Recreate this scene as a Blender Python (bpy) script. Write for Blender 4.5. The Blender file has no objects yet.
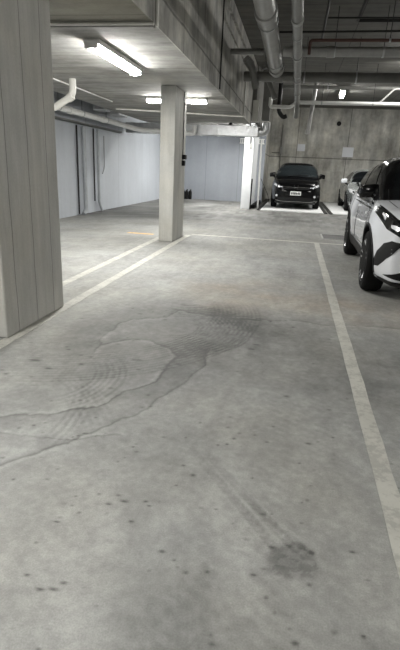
import bpy, bmesh, math, random
import numpy as np
from mathutils import Vector, Matrix
from mathutils.bvhtree import BVHTree
from mathutils import noise as mnoise

S = bpy.context.scene
COL = S.collection
random.seed(4)

# ------------------------------------------------------------------ camera, world, exposure
cam = bpy.data.cameras.new('camera')
cam.sensor_fit = 'HORIZONTAL'; cam.sensor_width = 36.0; cam.lens = 43.2
cam.clip_start = 0.05; cam.clip_end = 200
co = bpy.data.objects.new('camera', cam); COL.objects.link(co)
ROT = Matrix(((0.981394, -0.098262, 0.164958), (0.187186, 0.298327, -0.935929), (0.042755, 0.949392, 0.311170)))
X_ = Vector(ROT[0]).normalized(); Y_ = Vector(ROT[1]); Y_ = (Y_ - X_*Y_.dot(X_)).normalized(); Z_ = X_.cross(Y_)
M = Matrix((X_, Y_, Z_)).to_4x4(); M.translation = (0, 0, 1.28)
co.matrix_world = M
S.camera = co
w = bpy.data.worlds.new('world'); S.world = w; w.use_nodes = True
w.node_tree.nodes['Background'].inputs[0].default_value = (0.85, 0.93, 1.0, 1)
w.node_tree.nodes['Background'].inputs[1].default_value = 0.02
S.view_settings.view_transform = 'Standard'; S.view_settings.look = 'None'
S.view_settings.gamma = 1.0; S.view_settings.use_curve_mapping = False
S.view_settings.exposure = 1.9
TUBE = 50.0          # strength of every fluorescent diffuser

# ------------------------------------------------------------------ helpers
def tag(o, label=None, cat=None, group=None, kind=None):
    if label: o['label'] = label
    if cat: o['category'] = cat
    if group: o['group'] = group
    if kind: o['kind'] = kind
    return o
def empty(name, loc=(0, 0, 0), rz=0.0, label=None, cat=None, group=None):
    o = bpy.data.objects.new(name, None); COL.objects.link(o)
    o.location = loc; o.rotation_euler = (0, 0, rz); o.empty_display_size = 0.1
    return tag(o, label, cat, group)
def obj(name, bm, mats, parent=None, smooth=False, recalc=True):
    if recalc: bmesh.ops.recalc_face_normals(bm, faces=bm.faces)
    me = bpy.data.meshes.new(name); bm.to_mesh(me); bm.free()
    if not isinstance(mats, (list, tuple)): mats = [mats]
    for m in mats: me.materials.append(m)
    if smooth:
        me.polygons.foreach_set('use_smooth', [True]*len(me.polygons))
        try: me.set_sharp_from_angle(angle=math.radians(40))
        except Exception: pass
    o = bpy.data.objects.new(name, me); COL.objects.link(o)
    if parent: o.parent = parent
    return o
def box(bm, x0, x1, y0, y1, z0, z1, mi=0, bev=0.0):
    vs = [bm.verts.new((x, y, z)) for x in (x0, x1) for y in (y0, y1) for z in (z0, z1)]
    fs = []
    for q in ((0, 1, 3, 2), (4, 6, 7, 5), (0, 4, 5, 1), (2, 3, 7, 6), (0, 2, 6, 4), (1, 5, 7, 3)):
        f = bm.faces.new([vs[i] for i in q]); f.material_index = mi; fs.append(f)
    if bev:
        es = set(e for f in fs for e in f.edges)
        r = bmesh.ops.bevel(bm, geom=list(es), offset=bev, segments=2, affect='EDGES', profile=0.5)
        for f in r['faces']: f.material_index = mi
    return vs
def tube(bm, pts, r, seg=14, mi=0, cap=True, bend=0.0, rs=None):
    """round pipe through the points, corners rounded by radius bend"""
    P = [Vector(p) for p in pts]
    if bend > 0:
        Q = [P[0]]
        for i in range(1, len(P)-1):
            a, b, c = P[i-1], P[i], P[i+1]
            d1 = (a-b); d2 = (c-b); t = min(bend, d1.length*.49, d2.length*.49)
            A = b + d1.normalized()*t; B = b + d2.normalized()*t
            for k in range(7):
                s = k/6; Q.append(A*(1-s)**2 + b*2*s*(1-s) + B*s*s)
        Q.append(P[-1]); P = Q
    rings = []
    up = None
    for i, p in enumerate(P):
        if i == 0: d = P[1]-P[0]
        elif i == len(P)-1: d = P[-1]-P[-2]
        else: d = (P[i+1]-P[i]).normalized() + (P[i]-P[i-1]).normalized()
        d.normalize()
        if up is None:
            up = Vector((0, 0, 1)) if abs(d.z) < .9 else Vector((1, 0, 0))
        u = (up - d*up.dot(d)).normalized(); up = u; v = d.cross(u)
        rr = rs[i] if rs else r
        rings.append([bm.verts.new(p + (u*math.cos(2*math.pi*k/seg) + v*math.sin(2*math.pi*k/seg))*rr) for k in range(seg)])
    for a, b in zip(rings, rings[1:]):
        for k in range(seg):
            f = bm.faces.new((a[k], a[(k+1) % seg], b[(k+1) % seg], b[k])); f.material_index = mi
    if cap:
        bm.faces.new(rings[0][::-1]).material_index = mi; bm.faces.new(rings[-1]).material_index = mi
def lathe(bm, prof, center, axis='X', seg=40, mi=0):
    """prof: (along, radius)"""
    c = Vector(center); rings = []
    for a, r in prof:
        ring = []
        for k in range(seg):
            t = 2*math.pi*k/seg
            p = {'X': Vector((a, r*math.cos(t), r*math.sin(t))), 'Z': Vector((r*math.cos(t), r*math.sin(t), a)), 'Y': Vector((r*math.cos(t), a, r*math.sin(t)))}[axis]
            ring.append(bm.verts.new(c+p))
        rings.append(ring)
    for a, b in zip(rings, rings[1:]):
        for k in range(seg):
            bm.faces.new((a[k], a[(k+1) % seg], b[(k+1) % seg], b[k])).material_index = mi
    bm.faces.new(rings[0][::-1]).material_index = mi; bm.faces.new(rings[-1]).material_index = mi

# ------------------------------------------------------------------ materials
class NT:
    def __init__(s, name):
        s.m = bpy.data.materials.new(name); s.m.use_nodes = True
        s.t = s.m.node_tree; s.b = s.t.nodes['Principled BSDF']
    def n(s, typ, **kw):
        nd = s.t.nodes.new(typ)
        for k, v in kw.items(): setattr(nd, k, v)
        return nd
    def l(s, a, b): s.t.links.new(a, b)
    def math(s, op, a, b=None, clamp=False):
        nd = s.n('ShaderNodeMath', operation=op, use_clamp=clamp)
        for i, v in enumerate((a, b)):
            if v is None: continue
            if isinstance(v, (int, float)): nd.inputs[i].default_value = v
            else: s.l(v, nd.inputs[i])
        return nd.outputs[0]
    def mr(s, v, a, b, c, d):
        nd = s.n('ShaderNodeMapRange'); s.l(v, nd.inputs[0])
        for i, q in enumerate((a, b, c, d)): nd.inputs[i+1].default_value = q
        return nd.outputs[0]
    def noise(s, scale, detail=4, rough=.6, vec=None, sc=None, dist=0.0):
        if not hasattr(s, 'pos'):
            s.pos = s.n('ShaderNodeNewGeometry').outputs['Position']
        src = vec or s.pos
        if sc:
            mp = s.n('ShaderNodeMapping'); mp.inputs['Scale'].default_value = sc; s.l(src, mp.inputs[0]); src = mp.outputs[0]
        nd = s.n('ShaderNodeTexNoise'); nd.inputs['Scale'].default_value = scale; nd.inputs['Detail'].default_value = detail
        nd.inputs['Roughness'].default_value = rough; nd.inputs['Distortion'].default_value = dist
        s.l(src, nd.inputs['Vector']); return nd.outputs['Fac']
    def scale_col(s, col, fac):
        nd = s.n('ShaderNodeVectorMath', operation='SCALE')
        if isinstance(col, (tuple, list)): nd.inputs[0].default_value = col[:3]
        else: s.l(col, nd.inputs[0])
        s.l(fac, nd.inputs['Scale']); return nd.outputs[0]
    def mix(s, f, a, b):
        nd = s.n('ShaderNodeMix', data_type='RGBA')
        if isinstance(f, (int, float)): nd.inputs[0].default_value = f
        else: s.l(f, nd.inputs[0])
        for i, v in ((6, a), (7, b)):
            if isinstance(v, (tuple, list)): nd.inputs[i].default_value = (*v[:3], 1)
            else: s.l(v, nd.inputs[i])
        return nd.outputs[2]
    def bump(s, h, strength=.3, dist=.01):
        nd = s.n('ShaderNodeBump'); nd.inputs['Strength'].default_value = strength; nd.inputs['Distance'].default_value = dist
        s.l(h, nd.inputs['Height']); s.l(nd.outputs[0], s.b.inputs['Normal'])

def simple(name, col, rough=.5, metal=0.0, coat=0.0, var=.06, scale=8, bump=0.0, emit=0.0, spec=None):
    t = NT(name)
    f = t.mr(t.noise(scale), .3, .7, 1-var, 1+var)
    t.l(t.scale_col(col, f), t.b.inputs['Base Color'])
    t.b.inputs['Roughness'].default_value = rough; t.b.inputs['Metallic'].default_value = metal
    t.b.inputs['Coat Weight'].default_value = coat; t.b.inputs['Coat Roughness'].default_value = .03
    if spec is not None: t.b.inputs['Specular IOR Level'].default_value = spec
    if bump: t.bump(t.noise(scale*12, 3), bump, .004)
    if emit:
        t.b.inputs['Emission Color'].default_value = (*col[:3], 1); t.b.inputs['Emission Strength'].default_value = emit
    return t.m

def line_mask(t, coord, period, offset, width):
    """1 on thin joint lines every period metres"""
    a = t.math('ADD', coord, -offset)
    b = t.math('DIVIDE', a, period); r = t.math('ROUND', b)
    d = t.math('MULTIPLY', t.math('ABSOLUTE', t.math('SUBTRACT', b, r)), period)
    return t.mr(d, width*.4, width, 1.0, 0.0)

def concrete(name, col, lines=(), stain=.25, streak=(1, 1, .12), var=.18, grain=None, rough=.85, holes=False, gstr=.16):
    """board-marked concrete; lines = (axis, period, offset, width, wobble)"""
    t = NT(name)
    big = t.noise(.9, 5, .65); mid = t.noise(5, 6, .7); fine = t.noise(60, 3, .6)
    st = t.noise(3.0, 4, .6, sc=streak)
    f = t.math('MULTIPLY', t.mr(big, .3, .7, 1-var, 1+var), t.mr(mid, .3, .7, 1-var*.5, 1+var*.5))
    f = t.math('MULTIPLY', f, t.mr(st, .35, .65, 1-stain, 1.0+stain*.4))
    f = t.math('MULTIPLY', f, t.mr(fine, .3, .7, .95, 1.05))
    h = t.math('MULTIPLY', fine, .3)
    if grain:       # plank grain running along z
        g = t.noise(1, 5, .7, sc=grain)
        cr = t.noise(1, 2, .5, sc=(26, 26, .55)); f = t.math('MULTIPLY', f, t.mr(cr, .25, .31, .62, 1)); h = t.math('ADD', h, t.mr(cr, .25, .31, -.8, 0))
        f = t.math('MULTIPLY', f, t.mr(g, .3, .7, 1-gstr, 1+gstr*.5)); h = t.math('ADD', h, t.math('MULTIPLY', g, 1.2))
    sp = t.n('ShaderNodeSeparateXYZ'); t.l(t.pos, sp.inputs[0])
    wob = t.noise(2.2, 3)
    for ax, per, off, wd, wb in lines:
        c = t.math('ADD', sp.outputs[ax], t.math('MULTIPLY', t.math('SUBTRACT', wob, .5), wb))
        m = line_mask(t, c, per, off, wd)
        f = t.math('MULTIPLY', f, t.mr(m, 0, 1, 1, .45)); h = t.math('SUBTRACT', h, m)
    if holes:
        m = None
        vo = t.n('ShaderNodeTexVoronoi'); vo.inputs['Scale'].default_value = 14; t.l(t.pos, vo.inputs['Vector'])
        m = t.mr(vo.outputs['Distance'], .05, .09, 1, 0)
        f = t.math('MULTIPLY', f, t.mr(m, 0, 1, 1, .6))
    warm = t.noise(1.4, 3)
    c = t.mix(t.mr(warm, .4, .7, 0, .5), col, (col[0]*1.03, col[1]*.99, col[2]*.90))
    t.l(t.scale_col(c, f), t.b.inputs['Base Color'])
    t.b.inputs['Roughness'].default_value = rough
    t.bump(h, .5, .006)
    return t.m

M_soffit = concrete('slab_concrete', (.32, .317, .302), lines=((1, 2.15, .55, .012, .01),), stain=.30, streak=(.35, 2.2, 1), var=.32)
M_face = concrete('formed_beam_concrete', (.50, .495, .47), lines=((1, 1.27, 6.12, .014, .02), (2, 3.0, 2.80, .02, .05)), stain=.42, streak=(1, .9, .5), var=.32, holes=True)
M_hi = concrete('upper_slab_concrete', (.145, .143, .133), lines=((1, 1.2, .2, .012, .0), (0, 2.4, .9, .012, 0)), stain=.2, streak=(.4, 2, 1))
M_col = concrete('board_marked_concrete', (.47, .468, .445), lines=((1, .29, 3.24, .006, .03),), stain=.12, streak=(3, 3, .5), var=.08, grain=(30, 30, .8), gstr=.07)
M_bw = concrete('back_wall_concrete', (.50, .495, .46), lines=((0, 2.25, 2.18, .022, .0), (2, 9.0, 1.93, .03, .02)), stain=.42, streak=(.7, .5, .14), var=.34)
M_sw = concrete('plain_wall_concrete', (.2, .2, .19), stain=.2)
def painted(name, col, per=None, axis=0):
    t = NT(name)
    f = t.math('MULTIPLY', t.mr(t.noise(.7, 4), .3, .7, .93, 1.05), t.mr(t.noise(9, 5, .7), .3, .7, .97, 1.03))
    f = t.math('MULTIPLY', f, t.mr(t.noise(2, 3, sc=(2, 2, .2)), .35, .65, .95, 1.02))
    if per:
        sp = t.n('ShaderNodeSeparateXYZ'); t.l(t.pos, sp.inputs[0])
        f = t.math('MULTIPLY', f, t.mr(line_mask(t, sp.outputs[axis], per, .35, .018), 0, 1, 1, .72))
    t.l(t.scale_col(col, f), t.b.inputs['Base Color']); t.b.inputs['Roughness'].default_value = .6
    return t.m
M_pw = painted('painted_wall', (.46, .487, .525), 2.4, 1)
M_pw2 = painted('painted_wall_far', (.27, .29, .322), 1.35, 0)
M_wcol = painted('white_painted_column', (.74, .76, .78))
M_line = None
M_pvc = simple('white_pipe_plastic', (.66, .65, .61), .4, var=.1, scale=5)
M_dpipe = simple('grey_white_pipe', (.36, .38, .40), .5, var=.08)
M_pvcw = simple('bright_white_pipe', (.82, .82, .80), .4, var=.05)
M_gpipe = simple('grey_pipe_plastic', (.17, .17, .16), .38, var=.15, scale=4)
M_gpipe2 = simple('mid_grey_pipe', (.30, .30, .29), .35, var=.12, scale=6)
M_galv = simple('galvanised_steel', (.55, .56, .57), .38, metal=.85, var=.15, scale=7)
M_red = simple('red_oxide_pipe', (.07, .032, .025), .5, var=.2)
M_dark = simple('dark_steel', (.015, .015, .015), .5, metal=.3)
M_black = simple('black_rubber', (.005, .005, .005), .8, bump=.2, spec=.2)
M_blackpl = simple('black_plastic', (.005, .005, .0055), .5, spec=.25)
M_housing = simple('white_lamp_housing', (.80, .80, .78), .5)
M_tube = simple('lit_diffuser', (1.0, .985, .94), .5, var=0, emit=TUBE)
M_sign = simple('pale_sign_board', (.74, .76, .80), .5, var=.02)
M_plat = simple('pale_painted_platform', (.72, .73, .73), .55, var=.12, scale=3)
M_glass = simple('tinted_glass', (.004, .005, .006), .04, var=0, spec=.5)
M_glassl = simple('clear_dark_glass', (.014, .018, .020), .06, var=.3, scale=5)
M_chrome = simple('chrome', (.80, .80, .82), .12, metal=1.0, var=0)
M_lamp = simple('lamp_lens', (.85, .87, .90), .25, metal=.2, coat=1, var=.15, scale=60)
M_tyre = simple('tyre_rubber', (.006, .006, .006), .85, bump=.3, scale=20, spec=.2)
M_rimd = simple('dark_rim', (.012, .012, .013), .4)
M_rims = simple('machined_rim', (.55, .56, .58), .25, metal=.9)
M_plate = simple('number_plate_white', (.82, .83, .82), .4, var=0)
M_ink = simple('black_ink', (.008, .008, .008), .5, var=0)
M_bpaint = simple('black_car_paint', (.003, .003, .0035), .14, var=.05, spec=.35)
M_wpaint = simple('pearl_white_paint', (.80, .82, .86), .22, coat=1.0, var=.01)
M_spaint = simple('silver_car_paint', (.40, .43, .43), .25, metal=.55, coat=1.0, var=.02)
M_orange = simple('faded_orange_paint', (.62, .42, .20), .7, var=.3, scale=20)

# ------------------------------------------------------------------ room shell
XL, XR, YB, YF, ZH, ZL = -5.35, 6.6, -6.0, 24.0, 4.05, 2.53
XE = -1.43
def struct(name, bm, m, **k):
    return tag(obj(name, bm, m, **k), kind='structure')

# floor: fine grid in the near bay so worn marks can be stored per vertex
MARKS = {
'ridge1': [(-1.9,1.95),(-1.39, 2.01), (-1.3, 2.06), (-1.17, 2.11), (-1.06, 2.19), (-0.96, 2.23), (-0.93, 2.37), (-0.86, 2.49), (-0.75, 2.59), (-0.73, 2.64), (-0.74, 2.94), (-0.71, 3.12), (-0.8, 3.22), (-0.97, 3.34), (-1.13, 3.34), (-1.25, 3.25), (-1.31, 3.14)],
'ridge2': [(-1.5,1.55),(-1.14, 1.62), (-1.08, 1.69), (-1.0, 1.77), (-0.94, 1.84), (-0.93, 1.93), (-0.86, 1.98), (-0.79, 2.09), (-0.73, 2.16), (-0.66, 2.3), (-0.62, 2.45), (-0.55, 2.69), (-0.5, 2.94), (-0.49, 3.25)],
'ridge3': [(-1.28, 3.01), (-1.36, 3.29), (-1.32, 3.5), (-1.3, 3.82), (-1.01, 3.95), (-0.93, 4.24), (-0.74, 4.17), (-0.54, 4.14), (-0.29, 4.22), (-0.1, 4.19), (0.17, 4.25), (0.43, 4.19), (0.74, 4.26), (1.4, 4.3)],
'ridge4': [(-1.8,1.8),(-1.29, 1.85), (-1.14, 1.87), (-0.99, 1.87), (-0.89, 1.93), (-0.82, 1.96), (-0.74, 1.99)],
'blob': [(0.03, 1.36), (0.04, 1.42), (0.09, 1.45), (0.15, 1.47), (0.19, 1.43), (0.22, 1.35), (0.19, 1.31), (0.1, 1.29), (0.04, 1.31)],
'wet': [(-1.62, 3.94), (-1.4, 4.45), (-0.93, 4.62), (-0.3, 4.39), (-0.09, 4.04), (-0.21, 3.38), (-0.49, 2.87), (-0.69, 2.4), (-0.87, 2.38), (-0.75, 2.59), (-0.71, 3.1), (-0.97, 3.34), (-1.3, 3.15), (-1.55, 3.18)],
'loop': [(-1.35, 3.10), (-.97, 3.34), (-.71, 3.12), (-.75, 2.6), (-.95, 2.42), (-1.25, 2.6)],
'wet_shade': [(-.45,4.2),(0.17, 4.2), (0.45, 3.8),(1.3,3.7), (1.1, 2.7), (0.5, 2.5), (0.05, 2.75), (-0.17, 3.2)],
'warm1': [(-0.95, 5.32), (-0.30, 5.53), (.3, 5.2), (.2, 4.7), (-0.66, 4.5)],
'warm2': [(0.35, 5.2), (1.3, 5.1), (1.4, 4.4), (0.5, 4.45)],
'mottle': [(-0.36, 1.2), (-0.25, 1.25), (-0.12, 1.22), (-0.08, 1.1), (-.12, .8), (-0.3, .85)],
}
def seg_dist(px, py, poly, closed=False):
    """distance to a polyline and side sign"""
    best = np.full(px.shape, 9.0); side = np.zeros(px.shape)
    n = len(poly); rng = range(n if closed else n-1)
    for i in rng:
        ax, ay = poly[i]; bx, by = poly[(i+1) % n]; dx, dy = bx-ax, by-ay
        t = np.clip(((px-ax)*dx + (py-ay)*dy)/(dx*dx+dy*dy+1e-9), 0, 1)
        qx, qy = px-(ax+t*dx), py-(ay+t*dy); d = np.hypot(qx, qy); s = np.sign(dx*qy-dy*qx)
        m = d < best; best[m] = d[m]; side[m] = s[m]
    return best, side
def inside(px, py, poly):
    r = np.zeros(px.shape, bool); n = len(poly); j = n-1
    for i in range(n):
        xi, yi = poly[i]; xj, yj = poly[j]
        c = ((yi > py) != (yj > py)) & (px < (xj-xi)*(py-yi)/(yj-yi+1e-12)+xi)
        r ^= c; j = i
    return r
def soft(px, py, poly, blur):
    d, _ = seg_dist(px, py, poly, True); ins = inside(px, py, poly)
    s = np.where(ins, d, -d); return np.clip(s/blur*.5+.5, 0, 1)
def vnoise(px, py, sc, seed):
    """value noise"""
    rs = np.random.RandomState(seed); G = rs.rand(128, 128)
    x = px*sc+1000; y = py*sc+1000; xi = np.floor(x).astype(int); yi = np.floor(y).astype(int)
    fx = x-xi; fy = y-yi; fx = fx*fx*(3-2*fx); fy = fy*fy*(3-2*fy)
    g = lambda a, b: G[a % 128, b % 128]
    return (g(xi, yi)*(1-fx)+g(xi+1, yi)*fx)*(1-fy)+(g(xi, yi+1)*(1-fx)+g(xi+1, yi+1)*fx)*fy
def fbm(px, py, sc, seed):
    return sum(vnoise(px, py, sc*2**k, seed+k)*.5**k for k in range(4))/1.875

def floor_marks(px, py):
    wx = px + (fbm(px, py, 6, 1)-.5)*.10; wy = py + (fbm(px, py, 6, 7)-.5)*.10
    v = np.ones(px.shape)          # brightness factor of the concrete
    warm = np.zeros(px.shape)
    tread = lambda a, per: .5+.5*np.sign(np.sin(a*2*np.pi/per))
    # dried water outlines: a pale rim with a dark rim beside it
    for k, wd, am, fl in (('ridge1', .022, .22, 1), ('ridge2', .018, .16, -1), ('ridge3', .02, .15, -1), ('ridge4', .014, .12, 1)):
        d, s = seg_dist(wx, wy, MARKS[k]); s = s*fl
        v += am*.5*np.exp(-((d*s-wd)/wd)**2)*(.1+1.2*vnoise(px, py, 9, 5)); v -= am*1.0*np.exp(-((d*s+wd*.3)/(wd*.5))**2)*(.3+fbm(px, py, 5, 16))
        v -= am*.55*np.exp(-d/.09)*(s < 0)*(.4+fbm(px, py, 7, 15))
    # damp grey zones; the right-hand one also paints in shade on that side
    for k, am, bl in (('wet', .17, .22), ('wet_shade', .17, .4), ('loop', .15, .16), ('blob', .13, .010), ('mottle', .10, .10)):
        m = soft(wx, wy, MARKS[k], bl) if k != 'blob' else soft(px, py, MARKS[k], bl)
        v -= am*m*(.6+.8*fbm(px, py, 8, 22))
        if k == 'blob':
            v -= .10*m*(fbm(px, py, 45, 3) > .5)
    for k in ('warm1', 'warm2'):
        m = soft(wx, wy, MARKS[k], .4); warm += m*.8*fbm(px, py, 3, 9); v -= .03*m
    # turning tyre arcs
    for cx, cy, r0, r1, a0, a1, am in ((-.95, 3.75, .25, .75, -1.5, 1.9, .11), (-1.9, 4.1, 1.25, 1.75, -1.6, .5, .09), (-1.5, 2.55, .35, .62, -1.0, 1.0, .08), (-2.1, 2.0, 1.0, 1.16, -.3, .6, .08), (-.3, 6.2, .4, .55, .3, 1.7, .10), (-2.3,1.2,1.55,1.8,.3,1.1,.06)):
        r = np.hypot(px-cx, py-cy); an = np.arctan2(py-cy, px-cx)
        m = (r > r0) & (r < r1) & (an > a0) & (an < a1)
        m = m*np.clip((r-r0)/.03, 0, 1)*np.clip((r1-r)/.03, 0, 1)*np.clip((an-a0)*3, 0, 1)*np.clip((a1-an)*3, 0, 1)
        v -= am*m*(.15+1.5*tread(r+.01*fbm(px,py,9,33), .038)*fbm(px, py, 4, 30))
    # twin zig-zag tyre prints ending at the dark patch
    for a, b, wd in (((-.40, 2.02), (.05, 1.43), .020), ((-.34, 2.02), (.12, 1.44), .020), ((-.27, 1.86), (.18, 1.42), .016)):
        dx, dy = b[0]-a[0], b[1]-a[1]; L = math.hypot(dx, dy); dx /= L; dy /= L
        al = (px-a[0])*dx+(py-a[1])*dy; ac = (px-a[0])*-dy+(py-a[1])*dx
        m = ((al > 0) & (al < L))*np.clip((wd-abs(ac))/.006+.5, 0, 1)
        f = np.clip(.25+al/L, 0, 1)*m*(.5+fbm(px, py, 9, 40))
        v -= f*.035+f*.06*(.5+.5*np.sin((al+abs(ac)*1.2)*2*np.pi/.035))
        v += .05*((al > 0) & (al < L))*np.exp(-((abs(ac)-wd-.006)/.006)**2)*np.clip(.2+al/L, 0, 1)
    # faint straight tyre bands running along the bay
    for x0, wd, am in ((-.22, .09, .035), (.06, .10, .05), (-.75, .09, .03), (.25,.08,.04)):
        m = np.exp(-((px-x0)/wd)**4)*(py < 3.2)*np.clip((3.2-py), 0, 1)
        v -= am*m*(.4+1.2*tread(py+px*.7, .06)*fbm(px, py, 3, 50))
    # dark drip spots, scratches
    rs = np.random.RandomState(12)
    for i in range(260):
        sx = rs.uniform(-1.3, 1.0); sy = rs.uniform(.85, 2.3)
        if i > 200: sx = rs.uniform(-2, .6); sy = rs.uniform(2.3, 4.2)
        r = rs.uniform(.003, .0065)*(1 if rs.rand() < .9 else 1.6)*(1 if i <= 200 else 1.8); st = rs.uniform(1, 1.9)
        d = np.hypot((px-sx)/st, py-sy); am = rs.uniform(.2, .5)*(-.4 if rs.rand()<.15 else 1)
        k = d < r*3
        v[k] -= am*np.exp(-(d[k]/r)**2)
    for x0, y0, st, r in ((-.545, 1.53, 3.0, .006), (-.60, 1.50, 2, .006), (-.58, 1.56, 2, .005), (-.33, 1.31, 2, .006), (-.75, 1.36, 2.4, .005), (-.95, 2.95, 3, .012), (-1.6, 2.75, 3, .014), (-1.45, 2.65, 2, .012), (-.26, 4.15, 4, .02), (-.4, 4.12, 4, .015), (-.2,3.4,2,.012), (-.62,1.08,3,.006), (-.66,1.07,3,.005),(-.60,1.11,2.5,.005)):
        d = np.hypot((px-x0)/st, py-y0); v -= .45*np.exp(-(d/r)**2)
    for x0, y0, r in ((-1.35, 3.3, .05), (-1.32, 3.42, .05), (-1.22, 3.5, .04)):
        v += .25*np.exp(-(np.hypot(px-x0, py-y0)/r)**2)*fbm(px, py, 20, 2)*1.5
    # chalky patches
    sp = fbm(px, py, 28, 90); v += .16*(sp-.5)
    v += .05*np.clip(fbm(px, py, 1.3, 61)-.52, 0, 1)*3
    v -= .08*np.clip(.48-fbm(px, py, 2.1, 71), 0, 1)*3
    v = 1+(v-1)*1.75
    return np.clip(v, .3, 1.4), np.clip(warm*1.9, 0, 1)

def build_floor():
    ys = [-6.0, -3.0, 0.0, .4, .7]
    y = .8
    while y < 9.0: ys.append(y); y += .0045+.0012*y*y
    while y < YF: ys.append(y); y += .35
    ys.append(YF)
    xs = [XL, -4.6, -4.0, -3.4, -3.0] + list(np.arange(-2.7, -1.4, .0105)) + list(np.arange(-1.4, 1.1, .0062)) + list(np.arange(1.1, 1.62, .0105)) + [1.8, 2.2, 3.0, 4.0, 5.2, XR]
    xs = np.array(xs); ys = np.array(ys); nx, ny = len(xs), len(ys)
    gx, gy = np.meshgrid(xs, ys); px = gx.ravel(); py = gy.ravel()
    co_ = np.stack([px, py, np.zeros_like(px)], 1).astype(np.float32)
    i = np.arange(ny-1)[:, None]*nx + np.arange(nx-1)[None, :]
    q = np.stack([i, i+1, i+nx+1, i+nx], -1).reshape(-1, 4).astype(np.int32)
    me = bpy.data.meshes.new('floor')
    me.vertices.add(len(co_)); me.vertices.foreach_set('co', co_.ravel())
    me.loops.add(q.size); me.loops.foreach_set('vertex_index', q.ravel())
    me.polygons.add(len(q)); me.polygons.foreach_set('loop_start', np.arange(0, q.size, 4, dtype=np.int32))
    me.update(calc_edges=True); me.validate()
    v, wm = floor_marks(px, py)
    a = me.attributes.new('wear_shade', 'FLOAT', 'POINT'); a.data.foreach_set('value', v.astype(np.float32))
    a = me.attributes.new('rust', 'FLOAT', 'POINT'); a.data.foreach_set('value', wm.astype(np.float32))
    o = bpy.data.objects.new('floor', me); COL.objects.link(o); tag(o, kind='structure')
    t = NT('trowelled_floor_concrete')
    big = t.noise(.55, 5, .6); mid = t.noise(2.6, 6, .68, dist=.6); fine = t.noise(28, 5, .7); gr = t.noise(170, 2, .5)
    m9 = t.noise(9, 5, .75, dist=.4); sw = t.noise(1.1, 5, .65, sc=(2.2, .8, 1), dist=1.2)
    f = t.math('MULTIPLY', t.mr(big, .3, .7, .86, 1.12), t.mr(mid, .3, .7, .84, 1.12))
    f = t.math('MULTIPLY', f, t.mr(fine, .3, .7, .88, 1.10)); f = t.math('MULTIPLY', f, t.mr(gr, .3, .7, .90, 1.10))
    f = t.math('MULTIPLY', f, t.mr(sw, .35, .65, .86, 1.07))
    f = t.math('MULTIPLY', f, t.mr(m9, .3, .7, .88, 1.09))
    scf = t.noise(1.0, 4, .7, sc=(2.4, 11, 1), dist=1.5); f = t.math('MULTIPLY', f, t.mr(scf, .62, .74, 1, 1.16))
    at = t.n('ShaderNodeAttribute', attribute_name='wear_shade'); f = t.math('MULTIPLY', f, at.outputs['Fac'])
    ar = t.n('ShaderNodeAttribute', attribute_name='rust')
    vo = t.n('ShaderNodeTexVoronoi'); vo.inputs['Scale'].default_value = 9; vo.inputs['Randomness'].default_value = 1; t.l(t.pos, vo.inputs['Vector'])
    pit_dark = t.math('MULTIPLY', t.mr(vo.outputs['Distance'], .035, .06, 1, 0), t.mr(t.noise(3, 2), .5, .6, 0, 1))
    f = t.math('MULTIPLY', f, t.mr(pit_dark, 0, 1, 1, .65))
    base = t.mix(t.mr(t.noise(.8, 3), .4, .65, 0, 1), (.338, .342, .332), (.338, .336, .313))
    base = t.mix(t.mr(ar.outputs['Fac'], 0, 1, 0, .8), base, (.36, .31, .25))
    t.l(t.scale_col(base, f), t.b.inputs['Base Color'])
    t.l(t.mr(t.math('MULTIPLY', mid, at.outputs['Fac']), .3, .75, .62, .82), t.b.inputs['Roughness'])
    t.b.inputs['Specular IOR Level'].default_value = .25
    t.bump(t.math('ADD', fine, t.math('MULTIPLY', gr, .4)), .18, .003)
    me.materials.append(t.m)
build_floor()

bm = bmesh.new(); box(bm, XL-.2, XL, YB, 20.9, 0, ZH); struct('wall_left', bm, M_pw)
bm = bmesh.new(); box(bm, XR, XR+.2, YB, YF+.2, 0, ZH); struct('wall_right', bm, M_sw)
bm = bmesh.new(); box(bm, XL, XR, YB-.2, YB, 0, ZH); struct('wall_rear', bm, M_sw)
bm = bmesh.new(); box(bm, XL, -1.30, 20.7, 20.9, 0, ZH); struct('wall_far_painted', bm, M_pw2)
bm = bmesh.new(); box(bm, -1.50, -1.30, 20.9, YF, 0, ZH); struct('wall_return', bm, M_bw)
bm = bmesh.new(); box(bm, -1.5, XR, YF, YF+.2, 0, ZH); struct('wall_far', bm, M_bw)
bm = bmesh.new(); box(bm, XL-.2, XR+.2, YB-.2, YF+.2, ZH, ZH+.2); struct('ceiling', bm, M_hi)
# low slab: main soffit, recessed near panel with its cross lip, and far strip
bm = bmesh.new()
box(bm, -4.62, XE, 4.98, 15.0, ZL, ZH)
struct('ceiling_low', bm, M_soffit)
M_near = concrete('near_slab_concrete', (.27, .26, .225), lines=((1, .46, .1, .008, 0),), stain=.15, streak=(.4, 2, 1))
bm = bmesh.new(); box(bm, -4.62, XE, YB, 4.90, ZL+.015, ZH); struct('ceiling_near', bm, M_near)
bm = bmesh.new(); box(bm, -4.62, XE, 4.90, 4.98, ZL-.03, ZH); struct('trim_1', bm, M_soffit)
bm = bmesh.new(); box(bm, XE, XE+.012, YB, 15.0, ZL, ZH-.02); box(bm, XE, XE+.05, 9.0, 15.0, 3.62, ZH-.02); box(bm, XE+.05, XE+.1, 9.0, 15.0, 3.82, ZH-.02)
struct('wall_beam_side', bm, M_face)
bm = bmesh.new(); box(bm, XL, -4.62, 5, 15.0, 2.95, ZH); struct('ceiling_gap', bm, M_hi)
bm = bmesh.new(); box(bm, XL, -1.30, 15.0, 20.7, 2.74, ZH); struct('ceiling_far', bm, M_hi)

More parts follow.
